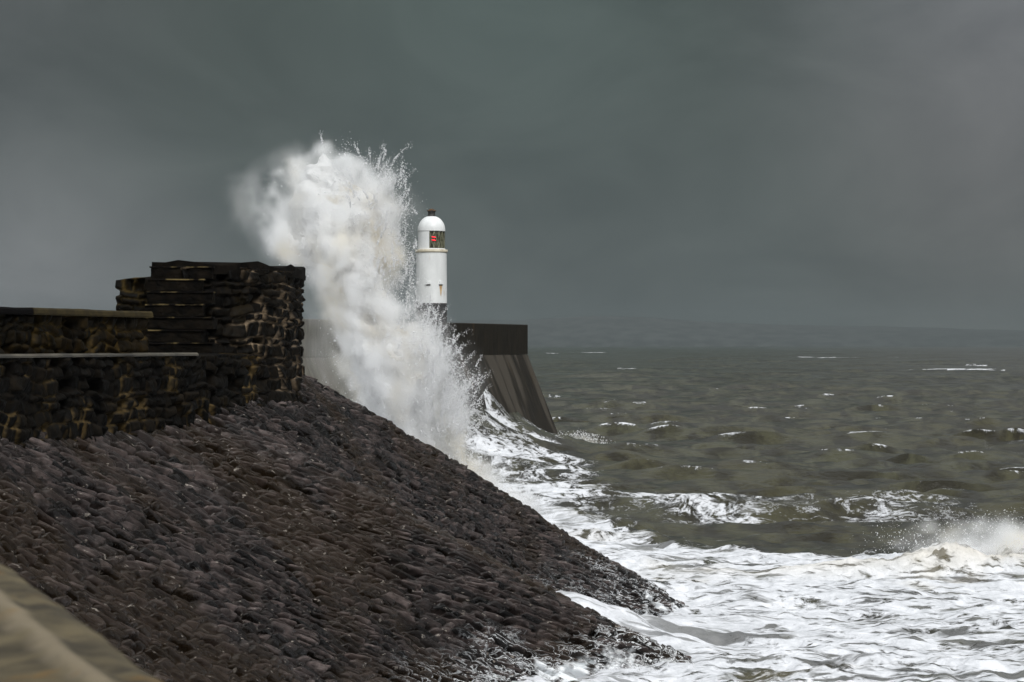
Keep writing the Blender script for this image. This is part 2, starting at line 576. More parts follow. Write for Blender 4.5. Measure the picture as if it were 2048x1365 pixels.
def build_slope():
    nt = 350
    n = len(T_pts)
    key = np.array([0, 18, 34, 41, 49, 53, 57, 63, 68, 74, 81, 90.])
    q = np.r_[np.linspace(0, 33, 140), np.linspace(33, 77, 2150)[1:], np.linspace(77, 90, 120)[1:]]
    ns = len(q)
    qd = np.linspace(0, 90, 1500)

    def crv(pts, it):
        o = np.stack([np.interp(qd, key, np.array(pts)[:, k]) for k in range(3)], 1)
        for _ in range(it):
            o[1:-1] = 0.25 * o[:-2] + 0.5 * o[1:-1] + 0.25 * o[2:]
        return np.stack([np.interp(q, qd, o[:, k]) for k in range(3)], 1)
    T, B = crv(T_pts, 300), crv(B_pts, 320)
    t = np.linspace(-0.06, 1.0, nt)
    base = T[None] + (B - T)[None] * t[:, None, None]
    sag = np.sin(np.clip(t, 0, 1) * np.pi)[:, None] * 0.0
    base[:, :, 2] += sag
    du = np.gradient(base, axis=1); dv = np.gradient(base, axis=0)
    nr = np.cross(du, dv); nr /= np.linalg.norm(nr, axis=2)[:, :, None]
    if nr[nt // 2, ns // 2, 2] < 0:
        nr = -nr
    # metric coordinates: along shore s (mean of both edges), down slope d
    mid = 0.55 * T + 0.45 * B
    s = np.r_[0, np.cumsum(np.linalg.norm(np.diff(mid, axis=0), axis=1))]
    Ld = np.linalg.norm(B - T, axis=1)
    S = np.repeat(s[None], nt, 0)
    D = t[:, None] * Ld[None]
    # stones: long axis down the slope, in rows that run slightly aslant
    Sa = S - D * 0.33
    H, r1, r2, dist = masonry(D, Sa, 0.11, 0.29, 0.18, 0.56, 21, wob=0.20, joint=0.026, depth=0.105, tilt=1.05, hole=0.11, rad=0.03)
    big = 0.16 * fbm(S * 0.45, D * 0.35, octv=4, seed=5) + 0.055 * fbm(Sa * 5, D * 1.3, octv=5, seed=6, gain=0.62)
    H = H + big
    V = base + nr * H[:, :, None]
    z = base[:, :, 2]
    c = stone_cols(r1.ravel(), r2.ravel(), dist.ravel(), S.ravel(), D.ravel(), (0.002, 0.0015, 0.0013), (0.056, 0.044, 0.041),
                   (0.006, 0.004, 0.002), 77, 0.042, 0.95)
    # washed part
    patch = fbm(S * 0.45, D * 0.5, octv=3, seed=31)
    wash = sstep(z + 0.9 * patch, 2.6, 0.1) * 0.52 * sstep(base[:, :, 1], 52, 63) * sstep(base[:, :, 0], -5.2, -1.5)
    me = mesh_np('stone_slope', V.reshape(-1, 3), grid_faces(nt, ns), True,
                 {'col': c, 'wash': wash.ravel(), 'st': np.stack([Sa.ravel(), D.ravel(), 0 * D.ravel()], 1)})
    # orientation
    nrm = me.polygons[len(me.polygons) // 2].normal
    if nrm.z < 0:
        me.flip_normals()
    o = link('stone_revetment', me, M_rock)
    tag(o, 'dark wet stone-pitched slope running down from the sea wall into the foam', 'sea defence')
    return o


build_slope()

# ------------------------------------------------------------------ sea wall and turret
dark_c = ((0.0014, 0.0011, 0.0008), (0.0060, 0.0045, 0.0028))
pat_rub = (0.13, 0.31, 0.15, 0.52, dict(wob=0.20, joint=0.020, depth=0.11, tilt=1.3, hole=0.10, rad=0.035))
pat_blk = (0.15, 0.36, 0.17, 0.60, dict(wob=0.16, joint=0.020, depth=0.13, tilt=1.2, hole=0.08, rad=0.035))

wall = empty('sea_wall', 'dark rubble sea wall with pale coping and ledge leading to the stepped stone block', 'wall', loc=(-8.5, 56, 6.2))


def keep(o, parent):
    """parent without moving"""
    o.parent = parent
    o.matrix_parent_inverse = parent.matrix_basis.inverted()
    return o


def off(pts, d):
    p = np.asarray(pts, float)
    tan = np.gradient(p[:, :2], axis=0); tan /= np.linalg.norm(tan, axis=1)[:, None]
    o = p.copy()
    o[:, 0] += tan[:, 1] * d; o[:, 1] += -tan[:, 0] * d
    return o


front = [(-14.4, 30), (-10.8, 46), (-9.2, 52.4), (-7.6, 60), (-6.62, 63.2), (-5.95, 66.0)]
low_pts = [(x, y, 5.7, 7.74) for x, y in front]
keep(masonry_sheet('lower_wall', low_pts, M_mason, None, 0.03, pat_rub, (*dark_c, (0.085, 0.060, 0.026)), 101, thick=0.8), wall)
up = off(front[:5], -0.45)
up_pts = [(p[0], p[1], 7.6, 8.55) for p in up]
up_pts[-1] = (*(np.array(up_pts[-2][:2]) * 0.8 + np.array(up_pts[-1][:2]) * 0.2), 7.6, 8.55)
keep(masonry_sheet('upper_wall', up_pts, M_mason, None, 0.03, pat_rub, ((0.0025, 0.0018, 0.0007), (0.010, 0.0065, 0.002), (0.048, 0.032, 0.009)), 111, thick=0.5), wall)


def slab_run(name, pts, half_w, z0, z1, m, parent, seglen=None, inset=0.0, label=None):
    """a run of coping following a plan line"""
    s, q = resample(pts, 0.12)
    tan = np.gradient(q[:, :2], axis=0); tan /= np.linalg.norm(tan, axis=1)[:, None]
    nr = np.stack([tan[:, 1], -tan[:, 0]], 1)
    j = 0.012 * fbm(s * 1.3, s * 0, octv=3, seed=int(z0 * 100) % 97)
    j2 = 0.012 * fbm(s * 1.7, s * 0 + 4, octv=3, seed=int(z0 * 100) % 91)
    b = 0.035
    prof = [(half_w, z0, 0), (half_w + 0.01, z0 + b, 0), (half_w, z1 - b, 1), (half_w - b, z1, 1), (-half_w + b, z1, 1), (-half_w, z1 - b, 1), (-half_w, z0, 0)]
    rings = []
    for k in range(len(s)):
        rings.append([(q[k, 0] + nr[k, 0] * (o_ + j2[k]), q[k, 1] + nr[k, 1] * (o_ + j2[k]), zz + j[k] * f_) for o_, zz, f_ in prof])
    mb = MB(); mb.prism(None, rings)
    o = mb.build(name, m, None)
    if parent:
        keep(o, parent)
    return o


M_cop = mat_plain('weathered_coping', (0.022, 0.016, 0.006), (0.044, 0.032, 0.011), 0.85, 2.5, (1, 1, 2), spec=0.15)
M_cop2 = mat_plain('dark_coping', (0.0015, 0.0012, 0.0012), (0.004, 0.003, 0.003), 0.8, 2.5, (1, 1, 2), spec=0.05)
M_ledge = mat_plain('wet_ledge', (0.012, 0.009, 0.004), (0.085, 0.072, 0.050), 0.5, 0.8, (1, 1, 1))
cp = off(front[:5], -0.62)
cpl = [tuple(p) for p in cp]
cpl[-1] = tuple(np.array(cpl[-2]) * 0.8 + np.array(cpl[-1]) * 0.2)


def split_at(pts, y):
    pts = [tuple(p) for p in pts]
    out1, out2 = [], []
    for a, b in zip(pts[:-1], pts[1:]):
        if b[1] <= y:
            out1.append(a)
        elif a[1] >= y:
            out2.append(a)
        else:
            f = (y - a[1]) / (b[1] - a[1]); c = (a[0] + (b[0] - a[0]) * f, y)
            out1 += [a, c]; out2.append(c)
    out2.append(pts[-1])
    return out1, out2


c1, c2 = split_at(cpl, 54.2)
o = slab_run('coping', c1, 0.36, 8.55, 8.68, M_cop2, wall); o['label'] = 'black wet coping length'
o = slab_run('coping', c2, 0.36, 8.553, 8.69, M_cop, wall); o['label'] = 'pale ochre coping length'
lg = [tuple(p) for p in off(front, -0.16)]
lg = lg[:5]
lg[-1] = tuple(np.array(lg[-2]) * 0.35 + np.array(lg[-1]) * 0.65)
slab_run('ledge', lg, 0.30, 7.74, 7.805, M_ledge, wall)

def rough_box(name, c, size, m, seed, amp):
    import bmesh
    bm = bmesh.new()
    bmesh.ops.create_cube(bm, size=1.0)
    bmesh.ops.scale(bm, vec=size, verts=bm.verts)
    bmesh.ops.subdivide_edges(bm, edges=bm.edges[:], cuts=22, use_grid_fill=True)
    co = np.array([v.co for v in bm.verts]) + np.array(c)
    for a in range(3):
        d = amp * fbm(co[:, 0] * 3 + 7 * a, co[:, 1] * 3, co[:, 2] * 3 + 5 * a, octv=4, seed=200 + seed + a, gain=0.6)
        co[:, a] += d * (0.5 if a == 2 else 1)
    for v, p in zip(bm.verts, co):
        v.co = p
    me = bpy.data.meshes.new(name)
    bm.to_mesh(me); bm.free()
    return link(name, me, m)


# --- turret
tur = empty('stone_turret', 'black stepped rubble stone block with flared top rising above the sea wall', 'stone block', loc=(-6.3, 67, 6.2))
YT = 65.6


def flare(fs, ft, z):
    # flared head at the seaward end, spreading foot
    e = sstep(fs, 0.45, 1.0)
    return e * (0.17 * sstep(z, 8.8, 9.75) + 0.30 * sstep(z, 7.6, 6.6)) + 0.12 * sstep(z, 7.2, 6.3)


tp = [(-7.55, 64.9, 5.8, 9.74), (-6.75, 65.35, 5.8, 9.75), (-6.2, 65.9, 5.9, 9.77), (-5.62, 67.2, 6.1, 9.72), (-5.36, 69.5, 6.3, 9.76), (-5.40, 71.8, 6.5, 9.78), (-6.0, 74.0, 6.6, 9.78), (-7.4, 75, 6.6, 9.78)]
tps = smooth_curve(tp, 60, 3)
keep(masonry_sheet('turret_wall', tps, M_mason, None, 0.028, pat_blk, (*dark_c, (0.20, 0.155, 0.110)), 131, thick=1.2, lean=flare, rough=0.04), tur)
# upper flight of steps set into the left flank: dark risers, nosings painted pale as if lit
M_step = mat_plain('worn_step', (0.0018, 0.0014, 0.0010), (0.007, 0.005, 0.003), 0.85, 4.0, (1, 1, 1), 0.8, spec=0.08)
M_nose = mat_plain('painted_lit_step_edge', (0.003, 0.002, 0.0015), (0.12, 0.09, 0.04), 0.8, 2.6, (1, 1, 1), lo=0.46, hi=0.64, spec=0.1)  # pale edge colour paints in the light the nosings catch
for k in range(8):
    z1 = 8.02 + 0.29 * k - 0.29
    y0 = 63.55 + 0.20 * k
    xl, xr = -8.35 + 0.012 * k, -6.80 + (0.10 if k % 2 else -0.12) - 0.02 * k
    yb = 66.4
    st = keep(rough_box('step', ((xl + xr) / 2, (y0 + yb) / 2, z1 - 0.145), (xr - xl, yb - y0, 0.25), M_step, k, 0.05), tur)
    ns_ = rough_box('step_edge', ((xl + xr) / 2 + 0.01, y0 + 0.2, z1 - 0.008), (xr - xl + 0.03, 0.47, 0.030), M_nose, k + 20, 0.022)
    ns_.parent = st
# left shoulder of the block and its capping slabs
sh = [(-9.15, 65.9, 7.4, 9.47), (-8.65, 65.75, 7.4, 9.52), (-8.0, 65.6, 7.4, 9.58), (-7.2, 65.5, 7.4, 9.58)]
keep(masonry_sheet('shoulder_wall', sh, M_mason, None, 0.03, pat_rub, ((0.0025, 0.002, 0.0012), (0.009, 0.0065, 0.003), (0.04, 0.028, 0.009)), 141, thick=1.4), tur)
tc = [tuple(p[:2]) for p in tps]
mb = MB()
cap_top = []
ring_b, ring_t = [], []
cx, cy = -7.0, 70.0
capo = [(-8.26, 65.2), (-7.3, 64.92), (-6.5, 65.4), (-5.9, 66.3), (-5.5, 67.6), (-5.18, 69.5), (-5.18, 71.8), (-5.85, 74.2), (-7.4, 75.2), (-8.2, 74.5)]
rr = np.random.default_rng(4)
for i, (x, y) in enumerate(smooth_curve(capo + [capo[0]], 70, 1)[:-1]):
    zt = 9.85 + 0.05 * math.sin(i * 0.9) + rr.uniform(-0.03, 0.03)
    ring_b.append((x, y, 9.60)); ring_t.append((x + rr.uniform(-.03, .03), y + rr.uniform(-.03, .03), zt))
mb.prism(None, [ring_b, ring_t])
keep(mb.build('capping', M_step, None), tur)

# ------------------------------------------------------------------ foreground parapet
def mat_parapet():
    m, t = mat('lichened_concrete')
    pos = t.n('ShaderNodeTexCoord').outputs['Object']
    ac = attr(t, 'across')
    n1 = t.noise(t.mapping(pos, (1, 2.2, 1), (0, 0, 0.3)), 3.0, 6, 0.6, 0.4)
    n2 = t.noise(pos, 14.0, 6, 0.7)
    n3 = t.noise(t.mapping(pos, (1, 1, 1), (0, 0, 0), (4, 1, 2)), 4.5, 4, 0.55)
    base = t.mix(t.maprange(n1, 0.36, 0.64), (0.022, 0.015, 0.004), (0.098, 0.075, 0.036))
    worn_lit = t.math('ADD', ac, t.math('MULTIPLY', t.math('SUBTRACT', n1, 0.5), 0.10))
    ridge = t.math('MULTIPLY', t.maprange(worn_lit, 0.15, 0.19), t.maprange(worn_lit, 0.255, 0.205))
    base = t.mix(t.math('MULTIPLY', ridge, 0.85), base, (0.175, 0.140, 0.090))  # pale ridge: worn concrete, with the light it catches painted in
    base = t.mix(t.maprange(n3, 0.62, 0.70, 0, 0.6), base, (0.15, 0.075, 0.008))
    base = t.mix(t.maprange(n2, 0.56, 0.70, 0, 0.5), base, (0.05, 0.042, 0.026))
    b = t.n('ShaderNodeBsdfPrincipled', {'Base Color': base, 'Roughness': 0.9})
    bp = t.n('ShaderNodeBump', {'Strength': 0.7, 'Distance': 0.015, 'Height': t.math('ADD', n2, n1)})
    finish(t, b, bp.outputs[0])
    return m


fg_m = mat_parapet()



def build_foreground():
    pa, pb = P(0, 1122, 8.0), P(320, 1362, 6.0)
    d = (pa - pb) / np.linalg.norm((pa - pb)[:2]); rise = d[2]; d[2] = 0
    e = np.array([-d[1], d[0], 0.0]); e = -e if e[0] > 0 else e     # inland: to the left
    p1 = pb + np.array([0, 0, 0.045])
    a0, a1, na = -3.0, 8.0, 180
    # cross-section from the seaward foot, over a rounded arris, across a low ridge to the back
    prof = [(-0.10, -1.6), (-0.03, -0.55), (0.0, -0.10), (0.015, -0.045), (0.045, -0.012), (0.09, 0.0), (0.13, -0.004), (0.16, 0.006), (0.185, 0.018), (0.21, 0.016), (0.24, 0.0),
            (0.32, -0.012), (0.46, -0.02), (0.62, -0.03), (0.80, -0.045), (0.95, -0.06), (1.0, -0.10), (1.02, -0.3), (1.02, -1.6)]
    pq = np.array(prof)
    sl = np.r_[0, np.cumsum(np.linalg.norm(np.diff(pq, axis=0), axis=1))]
    tt = np.unique(np.r_[np.linspace(0, sl[-1], 140), sl])
    pq = np.stack([np.interp(tt, sl, pq[:, 0]), np.interp(tt, sl, pq[:, 1])], 1)
    A = np.linspace(a0, a1, na)
    V = p1[None, None] + A[:, None, None] * d + pq[None, :, 0, None] * e
    V[:, :, 2] = p1[2] + pq[None, :, 1] + rise * A[:, None]
    AA = np.repeat(A[:, None], len(pq), 1); QQ = np.repeat(tt[None], na, 0)
    V[:, :, 2] += 0.012 * fbm(AA * 4, QQ * 6, octv=5, seed=3)
    V += e * (0.012 * fbm(AA * 3, QQ * 3, octv=4, seed=8))[:, :, None]
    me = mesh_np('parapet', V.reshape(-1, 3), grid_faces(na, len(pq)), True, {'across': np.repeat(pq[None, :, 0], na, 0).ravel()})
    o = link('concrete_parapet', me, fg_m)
    if me.polygons[70].normal.dot((1, 0, 0)) < 0 and me.polygons[len(pq) // 2].normal.z < 0:
        me.flip_normals()
    tag(o, 'blurred beige lichened concrete parapet in the near bottom left corner', 'parapet')


build_foreground()

# ------------------------------------------------------------------ breakwater pier
PE = np.array([1.17, 215.0]); PD = np.array([0.256, 0.967]); PD /= np.linalg.norm(PD); PN = np.array([PD[1], -PD[0]])
ZT, ZM, BAT = 9.45, 7.20, 0.40


def mat_pier(name, wet_shift=0.0):
    """cast concrete with streaks down the face and a dark soaked end"""
    m, t = mat(name)
    st = attr(t, 'st', True)
    sp = t.n('ShaderNodeSeparateXYZ', {0: st})
    streak = t.noise(t.mapping(st, (0.55, 0.05, 1)), 1.0, 5, 0.6, 0.2)
    fine = t.noise(t.mapping(st, (2.2, 0.5, 1)), 1.0, 6, 0.65)
    dry = t.mix(t.maprange(fine, 0.3, 0.7), (0.075, 0.070, 0.056), (0.145, 0.136, 0.112))
    wet = t.mix(t.maprange(fine, 0.3, 0.7), (0.005, 0.0032, 0.0015), (0.020, 0.0145, 0.008))
    k = t.math('ADD', t.maprange(sp.outputs[0], 36, 26, 0, 1), t.math('MULTIPLY', t.math('SUBTRACT', streak, 0.5), 2.0))
    k = t.maprange(t.math('ADD', k, wet_shift), 0.35, 0.62)
    base = t.mix(k, dry, wet)
    pale = t.maprange(t.noise(t.mapping(st, (0.30, 0.06, 1), (0, 0, 0), (4, 9, 0)), 1.0, 4, 0.6, 0.2), 0.50, 0.60)
    base = t.mix(t.math('MULTIPLY', pale, t.math('MULTIPLY', t.maprange(sp.outputs[1], 2.0, 3.2), 0.55)), base, (0.090, 0.076, 0.060))
    rust = t.maprange(t.noise(t.mapping(st, (0.4, 0.15, 1), (0, 0, 0), (1, 2, 0)), 1.0, 4), 0.62, 0.72)
    base = t.mix(t.math('MULTIPLY', rust, 0.6), base, (0.05, 0.030, 0.010))
    b = t.n('ShaderNodeBsdfPrincipled', {'Base Color': base, 'Roughness': t.maprange(k, 0, 1, 0.85, 0.65, 'LINEAR'), 'Specular IOR Level': 0.25})
    bp = t.n('ShaderNodeBump', {'Strength': 0.4, 'Distance': 0.1, 'Height': fine})
    finish(t, b, bp.outputs[0])
    return m


pier = empty('breakwater_pier', 'long concrete breakwater with battered face and upright parapet below the lighthouse', 'pier', loc=(-5, 190, 0))


def pier_sheet(name, prof, m, s1=58.0):
    """prof: closed list of (offset seaward, z); swept along the pier from its end landward"""
    ss = np.linspace(0, s1, 60)
    pr = np.array(prof + [prof[0]], float)
    sl = np.r_[0, np.cumsum(np.linalg.norm(np.diff(pr, axis=0), axis=1))]
    V, ST = [], []
    for s in ss:
        p = PE - PD * s
        for (o_, z), d in zip(pr, sl):
            V.append((p[0] + PN[0] * o_, p[1] + PN[1] * o_, z)); ST.append((s, d, 0))
    n = len(pr)
    me = mesh_np(name, V, grid_faces(len(ss), n), False, {'st': np.array(ST)})
    import bmesh
    bm = bmesh.new(); bm.from_mesh(me); bm.verts.ensure_lookup_table()
    bm.faces.new([bm.verts[i] for i in range(n - 2, -1, -1)])
    bm.faces.new([bm.verts[(len(ss) - 1) * n + i] for i in range(n - 1)])
    bmesh.ops.recalc_face_normals(bm, faces=bm.faces)
    bm.to_mesh(me); bm.free()
    return keep(link(name, me, m), pier)


M_pier = mat_pier('battered_concrete')
M_par = mat_pier('parapet_concrete', 0.12)
pier_sheet('parapet_wall', [(0.02, ZM + 0.01), (0.02, ZT - 0.04), (-0.02, ZT), (-0.86, ZT), (-0.90, ZT - 0.04), (-0.90, ZM + 0.01)], M_par)
pier_sheet('battered_wall', [((ZM + 1.5) * BAT, -1.5), (0.0, ZM), (-9.0, ZM), (-9.0, -1.5)], M_pier)
pier_sheet('deck', [(-0.904, ZM + 0.006), (-0.904, ZM + 0.30), (-8.9, ZM + 0.26), (-8.9, ZM + 0.006)], mat_plain('deck_concrete', (0.16, 0.15, 0.13), (0.26, 0.25, 0.22), 0.8))

# ------------------------------------------------------------------ lighthouse
LY = 207.0
K = F / LY
lx = (863 - 1024) / K


def lz(v):
    return EYE - (v - VH) / K


lh = empty('lighthouse', 'small white round lighthouse with domed top and red lights on the pier end', 'lighthouse', loc=(lx, LY, ZM + 0.25))
M_white = mat_plain('white_paint', (0.70, 0.71, 0.71), (0.82, 0.83, 0.83), 0.45, 0.9, (1, 1, 0.3), 0.05, 0.35, 0.65,
                    spots=((0.45, 0.36, 0.25, 1), 1.6, (1, 1, 0.25), 0.66, 0.45))
M_blk = mat_plain('black_paint', (0.008, 0.0075, 0.008), (0.022, 0.020, 0.020), 0.6, 1.2, (1, 1, 0.3), 0.1)
M_rust = mat_plain('rusty_iron', (0.035, 0.020, 0.010), (0.16, 0.07, 0.02), 0.8, 5.0)
M_dark = mat_plain('dark_metal', (0.012, 0.011, 0.011), (0.03, 0.026, 0.022), 0.6, 5.0)
M_glass = mat_plain('grimy_lantern_glass', (0.045, 0.043, 0.030), (0.13, 0.13, 0.09), 0.18, 1.6, (1, 1, 1), 0.05, 0.35, 0.68)
M_red = mat_emit('red_light', (1.0, 0.03, 0.05), 2.2)
M_cream = mat_plain('cream_paint', (0.50, 0.44, 0.33), (0.66, 0.60, 0.48), 0.6, 2.0)


def lathe(name, prof, m, parent, a0=0, a1=2 * math.pi, seg=64, bevel=0):
    mb = MB(); mb.lathe([(r, z - (ZM + 0.25)) for r, z in prof], (0, 0, 0), seg, a0, a1)
    o = mb.build(name, m, parent, smooth=True)
    return o


def ladj(px):
    return px / K


z_base, z_band, z_gal0, z_gal1, z_lan0, z_lan1 = ZM + 0.25, lz(607), lz(506), lz(500), lz(499), lz(462)
lathe('base', [(0.0, z_base + 0.002), (1.20, z_base + 0.002), (1.20, z_base + 0.10), (ladj(31.2), z_base + 0.14), (ladj(31.0), z_band)], M_blk, lh)
lathe('tower', [(ladj(31.0), z_band), (ladj(30.4), z_gal0)], M_white, lh)
lathe('gallery', [(ladj(30.4), z_gal0), (ladj(31.5), z_gal0 + 0.02), (ladj(32.6), z_gal0 + 0.06), (ladj(32.6), z_gal1 - 0.03), (ladj(32.2), z_gal1), (ladj(27), z_gal1 + 0.02)], M_cream, lh)
# lantern: plated wall with a glazed opening to the right of the camera's side (angles seen from above, -90 deg faces the camera)
ga0, ga1 = R(-90 - 8), R(-90 + 100)
rl = ladj(27.0)
lan = lathe('lantern_wall', [(rl, z_gal1 + 0.02), (rl, z_lan1)], M_white, lh, ga1, ga0 + 2 * math.pi)
lathe('sill', [(rl - 0.10, z_gal1 + 0.02), (rl + 0.02, z_gal1 + 0.02), (rl + 0.02, z_gal1 + 0.09), (rl - 0.10, z_gal1 + 0.10)], M_white, lan, ga0, ga1, 32)
gl = lathe('lantern_glass', [(rl - 0.08, z_gal1 + 0.06), (rl - 0.08, z_lan1 - 0.02)], M_glass, lh, ga0, ga1, 32)
# glazing bars: diagonal lattice and uprights
mb = MB()
zb0, zb1 = z_gal1 + 0.09 - z_base, z_lan1 - 0.04 - z_base
nb = 5
for k in range(nb):
    a, b = ga0 + (ga1 - ga0) * k / nb, ga0 + (ga1 - ga0) * (k + 1) / nb
    for (a_, za, b_, zb) in ((a, zb0, b, zb1), (a, zb0, a, zb1), (a, zb1, b, zb0)) if k % 2 == 0 else ((a, zb1, b, zb0), (a, zb0, a, zb1)):
        prev = None
        rings = []
        for j in range(9):
            f = j / 8
            an = a_ + (b_ - a_) * f; zz = za + (zb - za) * f
            r0 = rl - 0.045
            c = np.array([r0 * math.cos(an), r0 * math.sin(an), zz]); nrm = np.array([math.cos(an), math.sin(an), 0])
            dirv = np.array([-math.sin(an) * (b_ - a_) * r0, math.cos(an) * (b_ - a_) * r0, zb - za]); dirv /= np.linalg.norm(dirv)
            sd_ = np.cross(nrm, dirv)
            rings.append([c + nrm * 0.02 + sd_ * 0.022, c + nrm * 0.02 - sd_ * 0.022, c - nrm * 0.02 - sd_ * 0.022, c - nrm * 0.02 + sd_ * 0.022])
        mb.prism(None, rings)
mb.build('glazing_bars', mat_plain('glazing_bar_paint', (0.10, 0.10, 0.06), (0.26, 0.26, 0.18), 0.6), gl)
lathe('lantern_head', [(rl + 0.015, z_lan1 - 0.05), (rl + 0.03, z_lan1 - 0.02), (rl + 0.03, z_lan1 + 0.02)], M_white, lh)
hd = z_dome = lz(433) - z_lan1
dome_prof = [(rl + 0.03, z_lan1 + 0.02)] + [((rl + 0.02) * math.cos(a) ** 0.92, z_lan1 + 0.03 + hd * math.sin(a)) for a in np.linspace(0, R(86), 18)]
lathe('dome', dome_prof, M_white, lh)
zv = lz(433)
lathe('ventilator', [(ladj(9.5), zv - 0.05), (ladj(8.0), zv + 0.02), (ladj(6.6), zv + 0.20), (ladj(7.2), zv + 0.30), (ladj(9.0), zv + 0.36), (ladj(9.0), zv + 0.42),
                     (ladj(5), zv + 0.46), (ladj(4), zv + 0.52), (0, zv + 0.53)], M_dark, lh)
vt = lathe('ventilator_cap', [(ladj(9.1), zv + 0.385), (ladj(9.3), zv + 0.40), (ladj(9.1), zv + 0.425), (ladj(5.2), zv + 0.468), (ladj(4.2), zv + 0.53), (0, zv + 0.54)], M_rust, lh)
# two stacked red lamps behind the glass line, on a small bracket
for vv in (475.5, 481.5):
    mb = MB()
    a = R(-90 + 11)
    r0 = rl - 0.005
    c = np.array([r0 * math.cos(a), r0 * math.sin(a), lz(vv) - z_base]); nn = np.array([math.cos(a), math.sin(a), 0]); tt_ = np.array([-math.sin(a), math.cos(a), 0])
    mb.obox(c, tt_ * 0.14 + np.array([0, 0, -0.02]), nn * 0.035, (0, 0, 0.028))
    lp = mb.build('warning_light', M_red, lh, bevel=0.012)
    mb = MB()
    mb.obox(c - nn * 0.05 , tt_ * 0.17, nn * 0.012, (0, 0, 0.06))
    hb = mb.build('light_housing', M_dark, lp)
# two hooded openings low on the tower, the right one bleeding rust
rt = ladj(30.85)
for du, rusty in ((-5.5, False), (19.0, True)):
    a = -math.pi / 2 + math.asin(du / 30.8)
    nn = np.array([math.cos(a), math.sin(a), 0]); tt_ = np.array([-math.sin(a), math.cos(a), 0])
    c = nn * rt + np.array([0, 0, lz(569) - z_base])
    mb = MB(); mb.obox(c + nn * 0.05, tt_ * 0.19, nn * 0.07, (0, 0, 0.03)); mb.obox(c + nn * 0.03 + np.array([0, 0, 0.12]), tt_ * 0.13, nn * 0.05, (0, 0, 0.085))
    hood = mb.build('vent_hood', M_white, lh, bevel=0.02)
    mb = MB(); mb.obox(c + nn * 0.006 + np.array([0, 0, -0.075]), tt_ * 0.15, nn * 0.012, (0, 0, 0.04))
    mb.build('vent_slot', M_dark, hood)
    if rusty:
        mb = MB()
        mb.add([c + nn * 0.012 + tt_ * x + np.array([0, 0, z]) for x, z in ((-0.12, -0.05), (0.12, -0.05), (0.10, -0.45), (0.02, -0.92), (-0.05, -0.70), (-0.10, -0.30))],
               [(0, 5, 4, 3, 2, 1)])
        mb.build('rust_stain', mat_plain('rust_stain', (0.36, 0.18, 0.05), (0.62, 0.45, 0.26), 0.8, 2.0, (1, 1, 0.5)), hood)

# ------------------------------------------------------------------ far headland
def build_hills():
    prof_u = [-1600, 0, 600, 950, 1060, 1200, 1350, 1500, 1700, 1900, 2048, 2600, 3600]
    prof_v = [672, 660, 650, 640, 637, 629, 637, 646, 650, 656, 660, 668, 676]
    Yh = 9000.0
    xs = np.linspace(-3800, 4150, 260)
    us = xs / Yh * F + 1024
    top = EYE - (np.interp(us, prof_u, prof_v) - VH) / F * Yh
    for _ in range(6):
        top[1:-1] = 0.25 * top[:-2] + 0.5 * top[1:-1] + 0.25 * top[2:]
    top += 1.2 * fbm(xs / 90, xs * 0, octv=4, seed=2)
    ys = np.linspace(-1, 1, 40)
    Hh = top[None] * np.maximum(1 - np.abs(ys[:, None]) ** 1.7, 0) ** 0.8
    X = np.repeat(xs[None], 40, 0); Y = Yh + ys[:, None] * 700 + 0 * X
    Hh = Hh + 3 * fbm(X / 150, Y / 150, octv=4, seed=4) - 3
    me = mesh_np('hills', np.stack([X, Y, Hh], 2).reshape(-1, 3), grid_faces(40, 260), True)
    o = link('hills', me, mat_plain('far_moorland', (0.030, 0.036, 0.036), (0.050, 0.057, 0.056), 0.95, 0.02))
    tag(o, 'low headland fading into the haze across the water', kind='structure')


build_hills()

# ------------------------------------------------------------------ sea
SLO_T, SLO_B = np.array(T_pts), np.array(B_pts)


